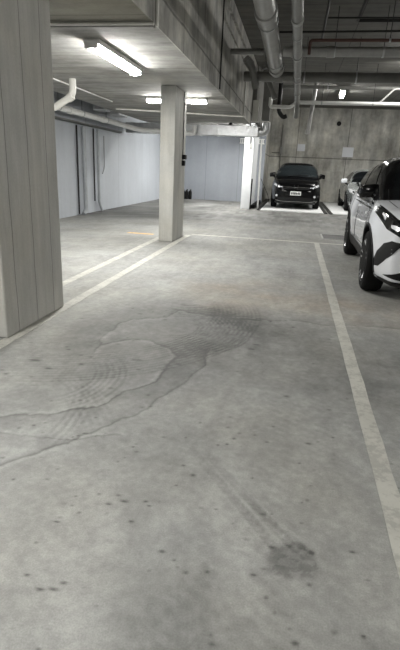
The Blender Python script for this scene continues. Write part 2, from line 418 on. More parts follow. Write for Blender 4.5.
# ------------------------------------------------------------------ painted lines
def worn(name, col, hole=.5):
    t = NT(name)
    n1 = t.noise(7, 6, .75); n2 = t.noise(35, 3, .6)
    k = t.mr(t.math('ADD', t.math('MULTIPLY', n1, .75), t.math('MULTIPLY', n2, .35)), hole-.03, hole+.05, 0, 1)
    c = t.mix(t.mr(k, 0, 1, .25, 1), (.37, .365, .335), col)
    t.l(t.scale_col(c, t.mr(t.noise(3, 5, .7), .3, .7, .86, 1.08)), t.b.inputs['Base Color'])
    t.b.inputs['Roughness'].default_value = .6; return t.m
M_line = worn('worn_white_line_paint', (.52, .515, .47), .52)
M_linef = worn('faint_white_line_paint', (.60, .59, .54), .50)
def stripe(name, x0, x1, y0, y1, m, label, bev=0, z=.002, group=None):
    bm = bmesh.new(); n = max(2, int(max(y1-y0, x1-x0)/.25))
    lo, hi = [], []
    horiz = (x1-x0) > (y1-y0)
    for i in range(n+1):
        s = i/n; j = lambda: random.uniform(-.004, .004)
        if horiz: lo.append((x0+(x1-x0)*s, y0+j())); hi.append((x0+(x1-x0)*s, y1+j()))
        else: lo.append((x0+j(), y0+(y1-y0)*s)); hi.append((x1+j(), y0+(y1-y0)*s))
    a = [bm.verts.new((*p, z)) for p in lo]; b = [bm.verts.new((*p, z)) for p in hi]
    c = [bm.verts.new((*p, 0.0)) for p in lo]; d = [bm.verts.new((*p, 0.0)) for p in hi]
    for i in range(n):
        bm.faces.new((a[i], a[i+1], b[i+1], b[i])); bm.faces.new((a[i], c[i], c[i+1], a[i+1])); bm.faces.new((b[i], b[i+1], d[i+1], d[i]))
    return tag(obj(name, bm, m), label, 'floor marking', group)
stripe('parking_line', .475, .565, -1.0, 9.5, M_line, 'long worn white bay line on the floor running beside the white car')
stripe('parking_line', -2.03, -1.93, -1.0, 9.4, M_line, 'white bay line along the open side of the grey concrete columns')
stripe('parking_line', -2.45, -2.35, 4.0, 9.3, M_line, 'white bay line ending against the second grey column, its far side')
stripe('parking_line', -1.93, 3.6, 9.50, 9.58, M_linef, 'thin faded white line crossing the end of the empty bay')
# stencilled bay number, mostly worn away
cu = bpy.data.curves.new('bay_number', 'FONT'); cu.body = 'C C . o o'; cu.size = .11; cu.extrude = .001; cu.align_x = 'CENTER'
tmp = bpy.data.objects.new('tmp', cu); COL.objects.link(tmp)
dg = bpy.context.evaluated_depsgraph_get(); me = bpy.data.meshes.new_from_object(tmp.evaluated_get(dg)); bpy.data.objects.remove(tmp)
me.materials.append(M_line); o = bpy.data.objects.new('bay_number', me); COL.objects.link(o)
o.location = (-.66, 9.33, .0015); o.scale = (.85, 1.3, 1)
tag(o, 'small faded white stencilled bay number beside the thin cross line', 'floor marking')
bm = bmesh.new(); box(bm, -3.15, -2.62, 9.10, 9.24, 0, .002)
tag(obj('floor_patch', bm, M_orange), 'faded orange painted strip on the floor left of the second column', 'floor marking')

# floor drain grate
g = empty('drain_grate', (.66, 10.2, 0), label='dark metal drain grate set in the floor past the cross line', cat='grate')
bm = bmesh.new()
for a in ((0, .85, 0, .03), (0, .85, .77, .8), (0, .03, .03, .77), (.82, .85, .03, .77)): box(bm, a[0], a[1], a[2], a[3], 0, .01)
obj('frame', bm, M_gpipe2, g)
bm = bmesh.new()
for i in range(19): box(bm, .04+i*.042, .058+i*.042, .03, .77, 0.001, .008)
obj('slats', bm, M_dark, g)
bm = bmesh.new(); box(bm, .03, .82, .03, .77, 0.0, .001); obj('pit_dark', bm, M_ink, g)  # flat black sheet, the dark below the slats put in as colour

# ------------------------------------------------------------------ columns
def column(x0, x1, y0, y1, z, m, label, name='concrete_column'):
    bm = bmesh.new(); box(bm, x0, x1, y0, y1, 0, z, bev=.015)
    return tag(obj(name, bm, m), label, 'column')
column(-2.33, -2.0, 3.07, 4.01, ZL+.015, M_col, 'big board-marked grey concrete column at the left edge, nearest')
column(-2.30, -2.045, 8.36, 9.22, ZL, M_col, 'grey concrete column standing between the two white bay lines, mid distance')
column(-1.76, -1.45, 16.9, 18.9, 2.74, M_wcol, 'white painted column beside the far wall and dark car', 'painted_column')

# call box with conduit on the second column
g = empty('call_box', (-2.045, 8.98, 1.30), label='small black box on a cable on the side of the second column', cat='control box')
bm = bmesh.new(); box(bm, 0, .05, -.05, .05, 0, .09, bev=.008); box(bm, .0, .07, -.045, .06, .11, .19, bev=.01); obj('case', bm, M_blackpl, g)
bm = bmesh.new(); tube(bm, [(.012, -.02, .18), (.012, -.02, 1.22)], .008, 8); obj('cable', bm, M_dark, g)
# intercom on the white column
g = empty('isolator_switch', (-1.56, 16.9, 2.0), label='tiny grey switch with a dark cable on the white column', cat='switch')
bm = bmesh.new(); box(bm, -.04, .05, -.04, 0, -.06, .10, bev=.01); obj('case', bm, M_gpipe2, g)
bm = bmesh.new(); tube(bm, [(0, -.02, .1), (0, -.02, .55), (-.05, -.02, .62), (-.05, -.02, .7)], .018, 8, bend=.04); obj('cable', bm, M_dark, g)
bm = bmesh.new(); box(bm, -1.45, -1.41, 16.92, 17.0, 0, 1.0, bev=.01)
tag(obj('corner_guard', bm, M_black), 'black rubber corner guard at the right side of the white column', 'corner guard')

# ------------------------------------------------------------------ fluorescent battens
def batten(x, y, z, L, rz, label, drop=0.0):
    g = empty('batten_light', (x, y, z), rz, label, 'ceiling light')
    bm = bmesh.new(); box(bm, -.09, .09, -L/2, L/2, -.05, 0, bev=.006); obj('housing', bm, M_housing, g)
    bm = bmesh.new(); n = 10; rings = []
    for yy in (-L/2, L/2):
        rings.append([bm.verts.new((.07*math.cos(math.pi*k/n), yy, -.045-.055*math.sin(math.pi*k/n))) for k in range(n+1)])
    for k in range(n): bm.faces.new((rings[0][k], rings[0][k+1], rings[1][k+1], rings[1][k]))
    obj('diffuser', bm, M_tube, g)
    for yy in (-L/2-.012, L/2):
        bm = bmesh.new(); box(bm, -.076, .076, yy, yy+.012, -.095, -.02, bev=.004); obj('end_cap', bm, M_housing, g)
    if drop:
        for yy in (-L/3, L/3):
            bm = bmesh.new(); tube(bm, [(0, yy, 0), (0, yy, drop)], .006, 6); obj('hanger', bm, M_dark, g)
    return g
batten(-2.27, 6.2, ZL, 1.5, 0, 'fluorescent batten on the low ceiling in front of the second column, nearest lit one')
batten(-2.36, 9.75, ZL, 1.15, math.pi/2, 'fluorescent batten set crosswise behind the second column')
batten(-2.42, 18.0, 2.55, 1.5, 0, 'small bright batten light beneath the silver duct by the far wall', .19)
batten(-2.3, 15.85, 2.52, 1.2, math.pi/2, 'added unseen batten light behind the silver air duct, brightening the white column', .22)  # added lamp, out of sight, to brighten the front of the white column
batten(1.30, 18.75, 3.97, 1.6, -.05, 'batten light on the high ceiling above the dark car', .08)
batten(-2.27, .5, ZL, 1.5, 0, 'batten light on the near low ceiling behind the viewer')
batten(6.2, 0.6, 3.78, 1.5, 0, 'batten light behind the viewer on the high ceiling', .27)
batten(3.05, 14.0, 3.97, 1.5, math.pi/2, 'batten light behind the big grey pipe, right of the photo', .1)
batten(5.2, 4.2, 3.78, 1.5, 0, 'batten light on the high ceiling right of the white car, outside the photo', .27)
batten(4.6, 18.5, ZH, 1.5, 0, 'batten light on the high ceiling right of the silver car')

# ------------------------------------------------------------------ pipes
def pipe(name, pts, r, m, label, cat='pipe', bend=.12, seg=14, coll=None, cm=None, hang=None, collars=None):
    g = empty(name, pts[0], label=label, cat=cat)
    o0 = Vector(pts[0]); P = [Vector(p)-o0 for p in pts]
    bm = bmesh.new(); tube(bm, P, r, seg, bend=bend); obj('pipe_run', bm, m, g, smooth=True)
    if coll:       # couplings: list of (segment, fraction)
        for s, f in coll:
            a, b = P[s], P[s+1]; c = a.lerp(b, f); d = (b-a).normalized()
            bm = bmesh.new(); tube(bm, [c-d*r*.8, c+d*r*.8], r*1.18, seg); obj('coupling', bm, cm or m, g, smooth=True)
    if hang:       # hanger rods up to the slab: (segment, fraction, top z)
        for s, f, zt in hang:
            c = P[s].lerp(P[s+1], f)
            bm = bmesh.new(); tube(bm, [(c.x, c.y, c.z+r*.5), (c.x, c.y, zt-o0.z)], .006, 6); obj('hanger_rod', bm, M_dark, g)
            d = (P[s+1]-P[s]).normalized()
            bm = bmesh.new(); tube(bm, [c-d*.015, c+d*.015], r*1.12, seg); obj('clip', bm, M_galv, g)
    return g
Zh = ZH
pipe('drain_pipe', [(-.60, 2.5, 3.33), (-.62, 11.62, 3.33)], .135, M_gpipe2, 'fat grey drain pipe running overhead away from the viewer, largest', bend=.2, seg=24, coll=[(0, .55), (0, .96)], hang=[(0, .6, Zh), (0, .9, Zh)])
pipe('drain_pipe', [(-.17, 2.5, 3.05), (-.15, 13.8, 3.05), (-.15, 14.3, 2.7)], .066, M_gpipe, 'slim grey pipe running overhead beside the fattest drain pipe', bend=.15, seg=18, coll=[(0, .38), (0, .56), (0, .75), (0, .9)], cm=M_gpipe2, hang=[(0, .45, Zh), (0, .7, Zh)])
pipe('drain_pipe', [(-1.36, 11.95, 3.27), (6.5, 11.95, 3.27)], .105, M_gpipe, 'wide dark grey pipe crossing under the glowing ceiling patch', seg=22, coll=[(0, .1), (0, .5)], hang=[(0, .17, Zh), (0, .31, Zh)])
pipe('drain_pipe', [(-.44, 9.9, 3.34), (6.5, 9.9, 3.34)], .082, M_gpipe2, 'grey pipe crossing overhead just behind the red pipe', seg=18, coll=[(0, .03), (0, .12)], hang=[(0, .13, Zh), (0, .25, Zh)])
pipe('fire_pipe', [(.02, 9.45, 3.2), (.02, 9.45, 3.42), (6.5, 9.45, 3.42)], .026, M_red, 'dull red pipe crossing overhead, turning down at its left end', bend=.05, hang=[(1, .2, Zh)])
pipe('fire_pipe', [(-1.4, 9.9, 3.34), (-.80, 9.9, 3.34)], .05, M_gpipe, 'short grey stub pipe from the beam to the crossing pipe', seg=14, coll=[(0, .9)])
pipe('conduit', [(-.57, 10.5, 3.795), (3.6, 10.4, 3.795)], .018, M_dark, 'thin dark conduit crossing the dark ceiling above the red pipe')
pipe('conduit', [(.26, 3, 3.85), (.25, 11.3, 3.85)], .022, M_dark, 'thin dark conduit running away along the ceiling right of the pipes')
pipe('conduit', [(.83, 4, 3.85), (.80, 10.0, 3.85), (3.6, 10.05, 3.85)], .026, M_dark, 'thin dark conduit turning a corner at the upper right', bend=.05)
pipe('conduit', [(.28, 9.63, 3.80), (3.6, 9.7, 3.80)], .014, M_dark, 'hair-thin dark conduit joining the corner conduit')
pipe('water_pipe', [(-.88, 14.6, 3.2), (-.88, 14.6, 2.97), (-.33, 14.6, 2.97), (-.17, 14.6, 3.09), (6.5, 14.6, 3.09)], .05, M_pvcw, 'white pipe with a small jog crossing before the back wall', bend=.05, hang=[(3, .1, Zh), (3, .3, Zh)])
pipe('drain_pipe', [(.37, 17.6, ZH), (.25, 17.6, 2.5)], .065, M_gpipe2, 'slanted grey pipe hanging down before the back wall', coll=[(0, .96)])
pipe('drain_pipe', [(-.6, 15.6, 3.62), (3.6, 15.6, 3.62), (6.4, 15.6, 3.62)], .05, M_gpipe, 'dark pipe crossing just above the white jogged pipe', hang=[(0, .3, Zh)])
pipe('water_pipe', [(2.04, 15, 3.16), (2.4, 15, 3.52), (4.6, 15, 3.52)], .026, M_gpipe2, 'thin pale pipe rising diagonally right of the far batten', bend=.05)
pipe('drain_pipe', [(-.97, 12.35, 3.55), (-.64, 12.35, 2.87)], .055, M_gpipe, 'dark slanting pipe behind the end of the fattest pipe', coll=[(0, .9)], hang=[(0, .1, Zh)])
pipe('drain_pipe', [(-.66, 15.2, ZH), (-.66, 15.2, 2.9), (-.52, 15.2, 2.76), (-.42, 15.2, 2.80)], .06, M_dark, 'dark trap pipe hanging behind the white jogged pipe', bend=.12)
pipe('drain_pipe', [(-1.3, 11.5, 3.55), (-1.15, 11.6, 3.4), (-1.05, 11.75, 3.0)], .08, M_gpipe, 'dark bent pipe coming out of the beam side', bend=.3, coll=[(0, .5)])
# left side pipes
pipe('drain_pipe', [(-5.06, 3.0, 2.38), (-5.06, 13.9, 2.36), (-4.6, 14.55, 2.25), (-2.98, 14.55, 2.20), (-2.98, 14.55, 2.42)], .068, M_pvcw, 'long pale pipe along the top of the left wall, turning behind the column', bend=.25, coll=[(0, .72), (0, .9), (2, .3)], hang=[(0, .67, 2.95), (0, .78, 2.95), (0, .92, 2.95)])
pipe('drain_pipe', [(-3.62, 7.9, ZL), (-3.62, 7.9, 2.29), (-4.0, 7.9, 2.08), (-4.9, 7.9, 1.98)], .055, M_pvc, 'pale elbow pipe dropping from the low ceiling by the near column', bend=.1, coll=[(1, .12)])
pipe('conduit', [(-3.87, 5.5, ZL-.02), (-3.9, 10.4, ZL-.02)], .012, M_pvcw, 'thin white conduit clipped to the left edge of the low ceiling')
pipe('conduit', [(-4.3, 11.7, ZL-.02), (-1.40, 12.7, ZL-.02)], .018, M_pvc, 'white conduit crossing the underside of the low ceiling')
pipe('conduit', [(-1.395, 12.72, ZL-.03), (-1.395, 12.72, 3.6)], .018, M_pvc, 'pale conduit climbing the far part of the beam side')
pipe('conduit', [(-1.40, 4.93, 2.51), (-1.40, 4.93, 3.9)], .018, M_pvc, 'thin conduit climbing the beam side, nearest the viewer', bend=.03)
pipe('conduit', [(-4.3, 4.86, 2.515), (-1.41, 4.86, 2.515)], .013, M_pvc, 'thin conduit running across the lip of the near ceiling')
pipe('conduit', [(-1.40, 8.83, ZL+.02), (-1.40, 8.83, 3.95)], .012, M_dark, 'dark vertical conduit halfway along the beam side')
# risers on the left wall
pipe('downpipe', [(-5.25, 12.0, 2.13), (-5.25, 12.0, .12), (-5.25, 11.85, .02)], .052, M_dpipe, 'thicker pale downpipe on the left wall', bend=.08, coll=[(0, .5)])
pipe('downpipe', [(-5.31, 11.72, 2.13), (-5.31, 11.72, .03)], .02, M_dark, 'thin dark pipe just beside the thicker downpipe on the left wall', bend=.06)
pipe('downpipe', [(-5.27, 12.95, 2.13), (-5.27, 12.95, .25), (-5.25, 13.1, .02)], .035, M_dpipe, 'slimmer pale downpipe with a foot bend on the left wall', bend=.08, coll=[(0, .93)])
pipe('downpipe', [(-5.3, 12.72, 2.13), (-5.3, 12.72, .3)], .018, M_dark, 'thin dark pipe beside the slimmer downpipe on the left wall', bend=.06)
pipe('conduit', [(-5.32, 13.5, 2.0), (-5.32, 13.5, 1.15), (-5.32, 13.35, 1.0)], .010, M_gpipe, 'short broken conduit with old clips high on the left wall')
# cable tray on the left wall
g = empty('cable_tray', (-5.2, 5, 2.16), label='dark cable tray along the left wall under the pale pipe', cat='cable tray')
bm = bmesh.new(); box(bm, -.13, .02, 0, 9.6, 0, .012); box(bm, .01, .02, 0, 9.6, 0, .04); box(bm, -.13, -.12, 0, 9.6, 0, .04); obj('tray', bm, M_gpipe, g)
bm = bmesh.new()
for i in range(3): tube(bm, [(-.09+.035*i, 0, .026), (-.09+.035*i, 4, .028), (-.09+.035*i, 9.6, .026)], .012, 8)
obj('cables', bm, M_dark, g)
# shiny duct boxes above the left wall
for y0, y1, lab in ((11.9, 12.35, 'small galvanised duct box above the left wall, nearest of the two'), (12.9, 13.6, 'small galvanised duct box above the left wall, farther of the two')):
    bm = bmesh.new(); box(bm, -4.95, -4.66, y0, y1, 2.50, 2.90, bev=.01)
    for k in range(4): box(bm, -4.965, -4.655, y0+.05+(y1-y0-.1)*k/3-.01, y0+.05+(y1-y0-.1)*k/3+.01, 2.49, 2.905)
    tag(obj('duct_box', bm, M_galv), lab, 'duct')

# galvanised cross duct
g = empty('air_duct', (-5.2, 14.95, 2.2), label='shiny galvanised air duct crossing before the far painted wall', cat='duct')
bm = bmesh.new(); box(bm, 0, 4.02, 0, .35, 0, .29, bev=.012); obj('duct_body', bm, M_galv, g)
for k in range(8):
    bm = bmesh.new(); box(bm, .2+k*.52, .225+k*.52, -.012, .362, -.012, .302); obj('flange', bm, M_galv, g)
bm = bmesh.new(); tube(bm, [(4.0, .17, .14), (4.22, .17, .14), (4.22, .17, .40)], .12, 18, bend=.12); obj('elbow', bm, M_galv, g, smooth=True)
bm = bmesh.new(); box(bm, -1.12, -.90, 14.98, 15.15, 2.64, ZH, bev=.01)
tag(obj('duct_riser', bm, M_gpipe), 'dark vertical duct rising above the elbow of the galvanised duct', 'duct')
bm = bmesh.new(); box(bm, -1.38, -1.22, 14.8, 14.84, 2.58, 3.15, bev=.008)
tag(obj('junction_panel', bm, M_pvc), 'narrow pale panel beside the dark vertical duct', 'panel')
# smoke detector below slab end
bm = bmesh.new(); lathe(bm, [(0, .035), (-.03, .05), (-.06, .04), (-.075, .02)], (-1.95, 14.6, ZL), 'Z', 20)
tag(obj('sprinkler_head', bm, M_blackpl, smooth=True), 'small black round fitting under the far edge of the low ceiling', 'detector')
# bright slatted grille
g = empty('vent_grille', (-2.35, 20.68, 2.28), label='white slatted vent grille high on the far painted wall', cat='vent')
bm = bmesh.new(); box(bm, 0, 1.0, -.03, 0, .0, .03); box(bm, 0, 1.0, -.03, 0, .17, .2); obj('frame', bm, M_housing, g)
bm = bmesh.new()
for i in range(12): box(bm, .02+i*.082, .06+i*.082, -.025, -.002, .03, .17)
obj('slats', bm, M_housing, g)

# ------------------------------------------------------------------ far bays
def platform(x0, x1, lab):
    g = empty('parking_platform', (x0, 16.7, 0), label=lab, cat='platform')
    W = x1-x0
    bm = bmesh.new(); box(bm, .12, W-.12, 0, 6.6, 0, .02); obj('deck', bm, M_plat, g)
    for a in (0.0, W-.09):
        bm = bmesh.new(); box(bm, a, a+.09, 0.05, 6.6, 0, .028, bev=.006); obj('rail', bm, M_dark, g)
platform(-1.18, 1.15, 'pale parking platform with dark side rails under the black car')
platform(1.22, 3.6, 'pale parking platform with dark side rails under the silver car')
bm = bmesh.new(); tube(bm, [(-1.22, 17.6, 0), (-1.26, 17.6, 2.3)], .03, 12)
tag(obj('lift_post', bm, M_pvcw), 'slim white post between the white column and the black car', 'post')
bm = bmesh.new(); tube(bm, [(-1.2, 17.9, 1.0), (-.92, 18.1, .45), (-.85, 18.2, .15)], .01, 8)
tag(obj('hose', bm, M_dark), 'thin dark cable sloping down beside the slim white post', 'cable')
bm = bmesh.new(); box(bm, -1.44, -1.30, 17.3, 20.4, 0, .12, bev=.01)
tag(obj('kerb_rail', bm, M_black), 'black floor kerb leading back from the foot of the white column', 'kerb')
bm = bmesh.new(); box(bm, -.36, -.33, 23.9, 23.99, .0, 4.0)
box(bm, 1.95, 2.45, 23.96, 24.0, 2.0, 2.42)
bm.free()
for x0, z0, lab in ((1.98, 2.02, 'pale square sign board on the back wall above the silver car'), (-.05, 2.2, 'pale small sign board on the back wall above the black car')):
    s = 1.0 if x0 > 1 else .72
    bm = bmesh.new(); box(bm, x0, x0+.48*s, 23.96, 24.0, z0, z0+.42*s, bev=.006)
    tag(obj('sign_board', bm, M_sign), lab, 'sign')
bm = bmesh.new(); lathe(bm, [(-.05, .09), (-.03, .10), (0, .10)], (1.68, 24.0, 3.42), 'Y', 20)
tag(obj('wall_hole_disc', bm, M_blackpl), 'black disc standing in for a round hole high on the back wall', 'cap')  # flat black disc in place of a dark round hole
bm = bmesh.new(); tube(bm, [(-.78, 23.96, 3.3), (-.78, 23.96, 1.2)], .02, 8); tube(bm, [(-1.2, 23.96, 2.1), (-.78, 23.96, 2.1)], .015, 8)
tag(obj('wall_conduit', bm, M_gpipe), 'thin grey conduit down the back wall left of the black car', 'pipe')
g = empty('control_box', (-.84, 23.9, 2.05), label='small grey control box on the conduit left of the black car', cat='control box')
bm = bmesh.new(); box(bm, 0, .12, 0, .08, 0, .3, bev=.01); obj('case', bm, M_gpipe2, g)
# dark boots by far wall
for i in range(3):
    bm = bmesh.new(); x = -4.58+i*.15
    tube(bm, [(0, 0, 0), (0, 0, .04), (0, 0, .29), (.01, 0, .33), (.02, 0, .35), (.02, 0, .40)], .06, 16, rs=[.068, .072, .072, .055, .026, .026])
    o = obj('dark_bottle', bm, M_black, smooth=True); o.location = (x, 20.45, 0)
    tag(o, ['leftmost', 'middle', 'rightmost'][i]+' of three black upright containers by the far painted wall', 'container', 'black containers on the floor')

# ------------------------------------------------------------------ cars
def interp(pts, y):
    if y <= pts[0][0]: return pts[0][1]
    for (a, va), (b, vb) in zip(pts, pts[1:]):
        if y <= b:
            s = (y-a)/(b-a); s = s*s*(3-2*s)*.5+s*.5; return va+(vb-va)*s
    return pts[-1][1]
def catmull(P, sub=4):
    out = []
    for i in range(len(P)-1):
        p0 = P[max(i-1, 0)]; p1 = P[i]; p2 = P[i+1]; p3 = P[min(i+2, len(P)-1)]
        for k in range(sub):
            t = k/sub
            out.append(tuple(.5*((2*b)+(-a+c)*t+(2*a-5*b+4*c-d)*t*t+(-a+3*b-3*c+d)*t**3) for a, b, c, d in zip(p0, p1, p2, p3)))
    out.append(P[-1]); return out
def loft(bm, rings, close_ends=True):
    R = [[bm.verts.new(p) for p in r] for r in rings]
    for a, b in zip(R, R[1:]):
        n = len(a)
        for k in range(n): bm.faces.new((a[k], a[(k+1) % n], b[(k+1) % n], b[k]))
    if close_ends: bm.faces.new(R[0][::-1]); bm.faces.new(R[-1])
def stations(L, n): return [L*(1-math.cos(math.pi*i/n))/2 for i in range(n+1)]

def car(name, loc, P, label):
    root = empty(name, loc, 0, label, 'car')
    L, W = P['L'], P['W']; rw = P['rw']; axf, axr = P['axles']
    hood, belt, roof = P['hood'], P['belt'], P['roof']
    def ends(y, r, p, r2=None):
        a = 1.0
        if y < r: a *= max(0, 1-(1-y/r)**p)**(1/p)
        r2 = r2 or r
        if L-y < r2: a *= max(0, 1-(1-(L-y)/r2)**p)**(1/p)
        return a
    bm = bmesh.new(); rings = []
    for y in stations(L, 90):
        y = min(max(y, .0015), L-.0015)
        sx = (1-.20*(1-min(y/.95, 1))**2.2)*(1-.14*(1-min((L-y)/.8, 1))**2.2)*ends(y, .16, 3.0)
        sz = ends(y, .30, 2.6)
        w_ = W/2*(.955+.045*max(math.exp(-((y-axf)/.42)**2), math.exp(-((y-axr)/.45)**2)))
        h = interp(hood, y); sh = h-.055; z0 = P['sill']; mid = .58; zc = .52
        half = [(0, z0), (.55*w_, z0), (.86*w_, z0+.01), (.95*w_, z0+.07), (.985*w_, z0+.2), (1.0*w_, mid), (.985*w_, (mid+sh)/2), (.93*w_, sh-.02), (.86*w_, sh+.025), (.62*w_, h-.008), (.30*w_, h+.008), (0, h+.012)]
        half = catmull(half, 3)
        half = [(x*sx, zc+(z-zc)*sz) for x, z in half]
        ring = [(x, y, z) for x, z in half] + [(-x, y, z) for x, z in half[-2:0:-1]]
        rings.append(ring)
    loft(bm, rings)
    # wheel-arch cutters
    body = obj('body', bm, [P['paint'], M_blackpl], root, smooth=True)
    cut = bmesh.new()
    for ya in (axf, axr):
        for sgn in (-1, 1):
            lathe(cut, [(sgn*W/2*1.1, rw+.055), (sgn*(W/2-.34), rw+.055)], (0, ya, rw+.005), 'X', 48, 0)
    cme = bpy.data.meshes.new('cut'); bmesh.ops.recalc_face_normals(cut, faces=cut.faces); cut.to_mesh(cme); cut.free(); cme.materials.append(M_blackpl)
    cob = bpy.data.objects.new('cut', cme); COL.objects.link(cob); cob.parent = root
    md = body.modifiers.new('b', 'BOOLEAN'); md.object = cob; md.operation = 'DIFFERENCE'; md.solver = 'EXACT'; md.material_mode = 'TRANSFER'
    bpy.context.view_layer.update()
    dg = bpy.context.evaluated_depsgraph_get(); nm = bpy.data.meshes.new_from_object(body.evaluated_get(dg))
    body.modifiers.clear(); body.data = nm; nm.name = 'body'
    bpy.data.objects.remove(cob)
    # greenhouse
    bm = bmesh.new(); rings = []
    yc, ye = P['gh']; n = 46
    for i in range(n+1):
        s = (1-math.cos(math.pi*i/n))/2; y = yc+(ye-yc)*s
        b = belt(y)-.06; r = interp(roof, y); e = P.get('ge', 3.6)
        wg = W/2*P['ghw']*(1-P.get('gft', .10)*(1-min((y-yc)/.9, 1))**2)*(1-.16*(1-min((ye-y)/1.0, 1))**2)
        half = []
        for k in range(17):
            th = math.pi/2*k/16
            x = wg*max(math.cos(th), 0)**(2/e); z = b+max(r-b, .01)*math.sin(th)**(2/e)
            x *= 1-P['tumble']*max(0, (z-b))/.5
            half.append((x, z))
        ring = [(x, y, z) for x, z in half]+[(-x, y, z) for x, z in half[-2::-1]]
        rings.append(ring)
    loft(bm, rings); gh = obj('cabin', bm, P['cabin'], root, smooth=True)
    # surface to lay panels on
    vs, fs = [], []
    for me in (body.data, gh.data):
        o = len(vs); vs += [v.co.copy() for v in me.vertices]; fs += [[i+o for i in p.vertices] for p in me.polygons]
    bv = BVHTree.FromPolygons(vs, fs)
    def patch(nm, poly, view, m, off=.008, parent=root, side=1, thick=.02, smooth=True, seg=.035):
        """a panel: outline in one view laid onto the car's surface. view 'F' (x,z), 'S' (y,z), 'T' (x,y)"""
        b = bmesh.new()
        f = b.faces.new([b.verts.new((p[0], p[1], 0)) for p in poly])
        bmesh.ops.triangulate(b, faces=[f])
        for _ in range(5):
            es = [e for e in b.edges if e.calc_length() > seg]
            if not es: break
            bmesh.ops.subdivide_edges(b, edges=es, cuts=1, use_grid_fill=False); bmesh.ops.triangulate(b, faces=b.faces[:])
        for v in b.verts:
            u, z = v.co.x, v.co.y
            if view == 'F': o, d = Vector((u*side, -1, z)), Vector((0, 1, 0))
            elif view == 'B': o, d = Vector((u*side, L+1, z)), Vector((0, -1, 0))
            elif view == 'S': o, d = Vector((2*side, u, z)), Vector((-side, 0, 0))
            else: o, d = Vector((u*side, z, 3)), Vector((0, 0, -1))
            h = bv.ray_cast(o, d)
            if h[0] is None:
                q = bv.find_nearest(o+d*1.6)[0]; v.co = q
            else: v.co = h[0]-d*off
        ex = bmesh.ops.extrude_face_region(b, geom=b.faces[:])
        dd = {'F': Vector((0, 1, 0)), 'B': Vector((0, -1, 0)), 'S': Vector((-side, 0, 0)), 'T': Vector((0, 0, -1))}[view]
        for g_ in ex['geom']:
            if isinstance(g_, bmesh.types.BMVert): g_.co += dd*thick
        return obj(nm, b, m, parent, smooth=smooth)
    for item in P['patches']:
        nm, poly, view, m, sides = item[:5]; kw = item[5] if len(item) > 5 else {}
        par = None
        for s in sides: par = patch(nm, poly, view, m, side=s, **kw); 
        if False: pass
    for item in P.get('nested', []):      # lamp with an inner lens
        (nm, poly, view, m), subs = item
        for s in (-1, 1):
            p = patch(nm, poly, view, m, side=s, off=.009)
            for (sn, sp, sm) in subs: patch(sn, sp, view, sm, side=s, off=.015, parent=p, seg=.03)
    # mirrors
    my, mz = P['mirror']
    for s in (-1, 1):
        bm = bmesh.new()
        x = s*(W/2+P.get('mo', .035))
        vsn = box(bm, x-.11, x+.11, my-.055, my+.065, mz-.075, mz+.085, bev=.04)
        for v in bm.verts:
            v.co.z += (v.co.x-x)*s*-.15; v.co.y += (v.co.x-x)*s*.25
        mo = obj('wing_mirror', bm, P['mirror_mat'], root, smooth=True)
        bm = bmesh.new(); tube(bm, [(x-s*.05, my+.02, mz-.06), (x-s*.18, my+.06, mz-.13)], .03, 10); obj('mirror_arm', bm, M_blackpl, mo)
        bm = bmesh.new(); box(bm, x-.085, x+.085, my+.064, my+.075, mz-.05, mz+.06, bev=.004); obj('mirror_glass', bm, M_chrome, mo)
    # wheels
    for ya in (axf, axr):
        for s in (-1, 1):
            xo = s*(W/2-.015); tw = .215
            bm = bmesh.new()
            lathe(bm, [(0, rw*.66), (0-s*.004, rw*.80), (-s*.004+s*.006, rw*.88), (-s*.012, rw*.955), (-s*.035, rw), (-s*(tw-.035), rw), (-s*tw, rw*.93), (-s*tw, rw*.6)], (xo, ya, rw), 'X', 56)
            wh = obj('wheel', bm, M_tyre, root, smooth=True)
            bm = bmesh.new()
            lathe(bm, [(-s*.075, .02), (-s*.07, rw*.5), (-s*.03, rw*.64), (s*.002, rw*.675), (s*.006, rw*.70), (-s*.012, rw*.72), (-s*.12, rw*.72)], (xo, ya, rw), 'X', 56, 0)
            rim = obj('rim', bm, M_rimd, wh, smooth=True)
            ns = P['spokes']
            bm = bmesh.new()
            for k in range(ns):
                a = 2*math.pi*k/ns+.2
                for da in (-.16, .16):
                    pr = [(r_, a+da*sg*(1.0 if r_ > .1 else .5)) for r_, sg in ((.05, 1), (rw*.68, 1))]
                    c0 = Vector((xo-s*.035, ya+.05*math.cos(a), rw+.05*math.sin(a))); c1 = Vector((xo-s*.002, ya+rw*.67*math.cos(a+da), rw+rw*.67*math.sin(a+da)))
                    tube(bm, [c0, c1], .014, 6)
            obj('spokes', bm, M_rims, rim)
            bm = bmesh.new(); lathe(bm, [(-s*.04, .06), (-s*.015, .055), (-s*.01, .03)], (xo, ya, rw), 'X', 20); obj('hub_cap', bm, M_rims, rim)
    # number plate
    if P.get('plate'):
        pz, chars = P['plate']; h = bv.ray_cast(Vector((0, -1, pz)), Vector((0, 1, 0)))[0]; yp = h.y-.02
        bm = bmesh.new(); box(bm, -.186, .186, yp, yp+.03, pz-.067, pz+.067, bev=.004); pl = obj('number_plate', bm, M_plate, root)
        bm = bmesh.new()
        x = -.15
        for wch, hl in chars:      # blurred, unreadable characters as dark blocks
            box(bm, x, x+wch, yp-.002, yp+.001, pz-.04, pz+.04)
            x += wch+.016
        obj('plate_characters', bm, M_ink, pl)
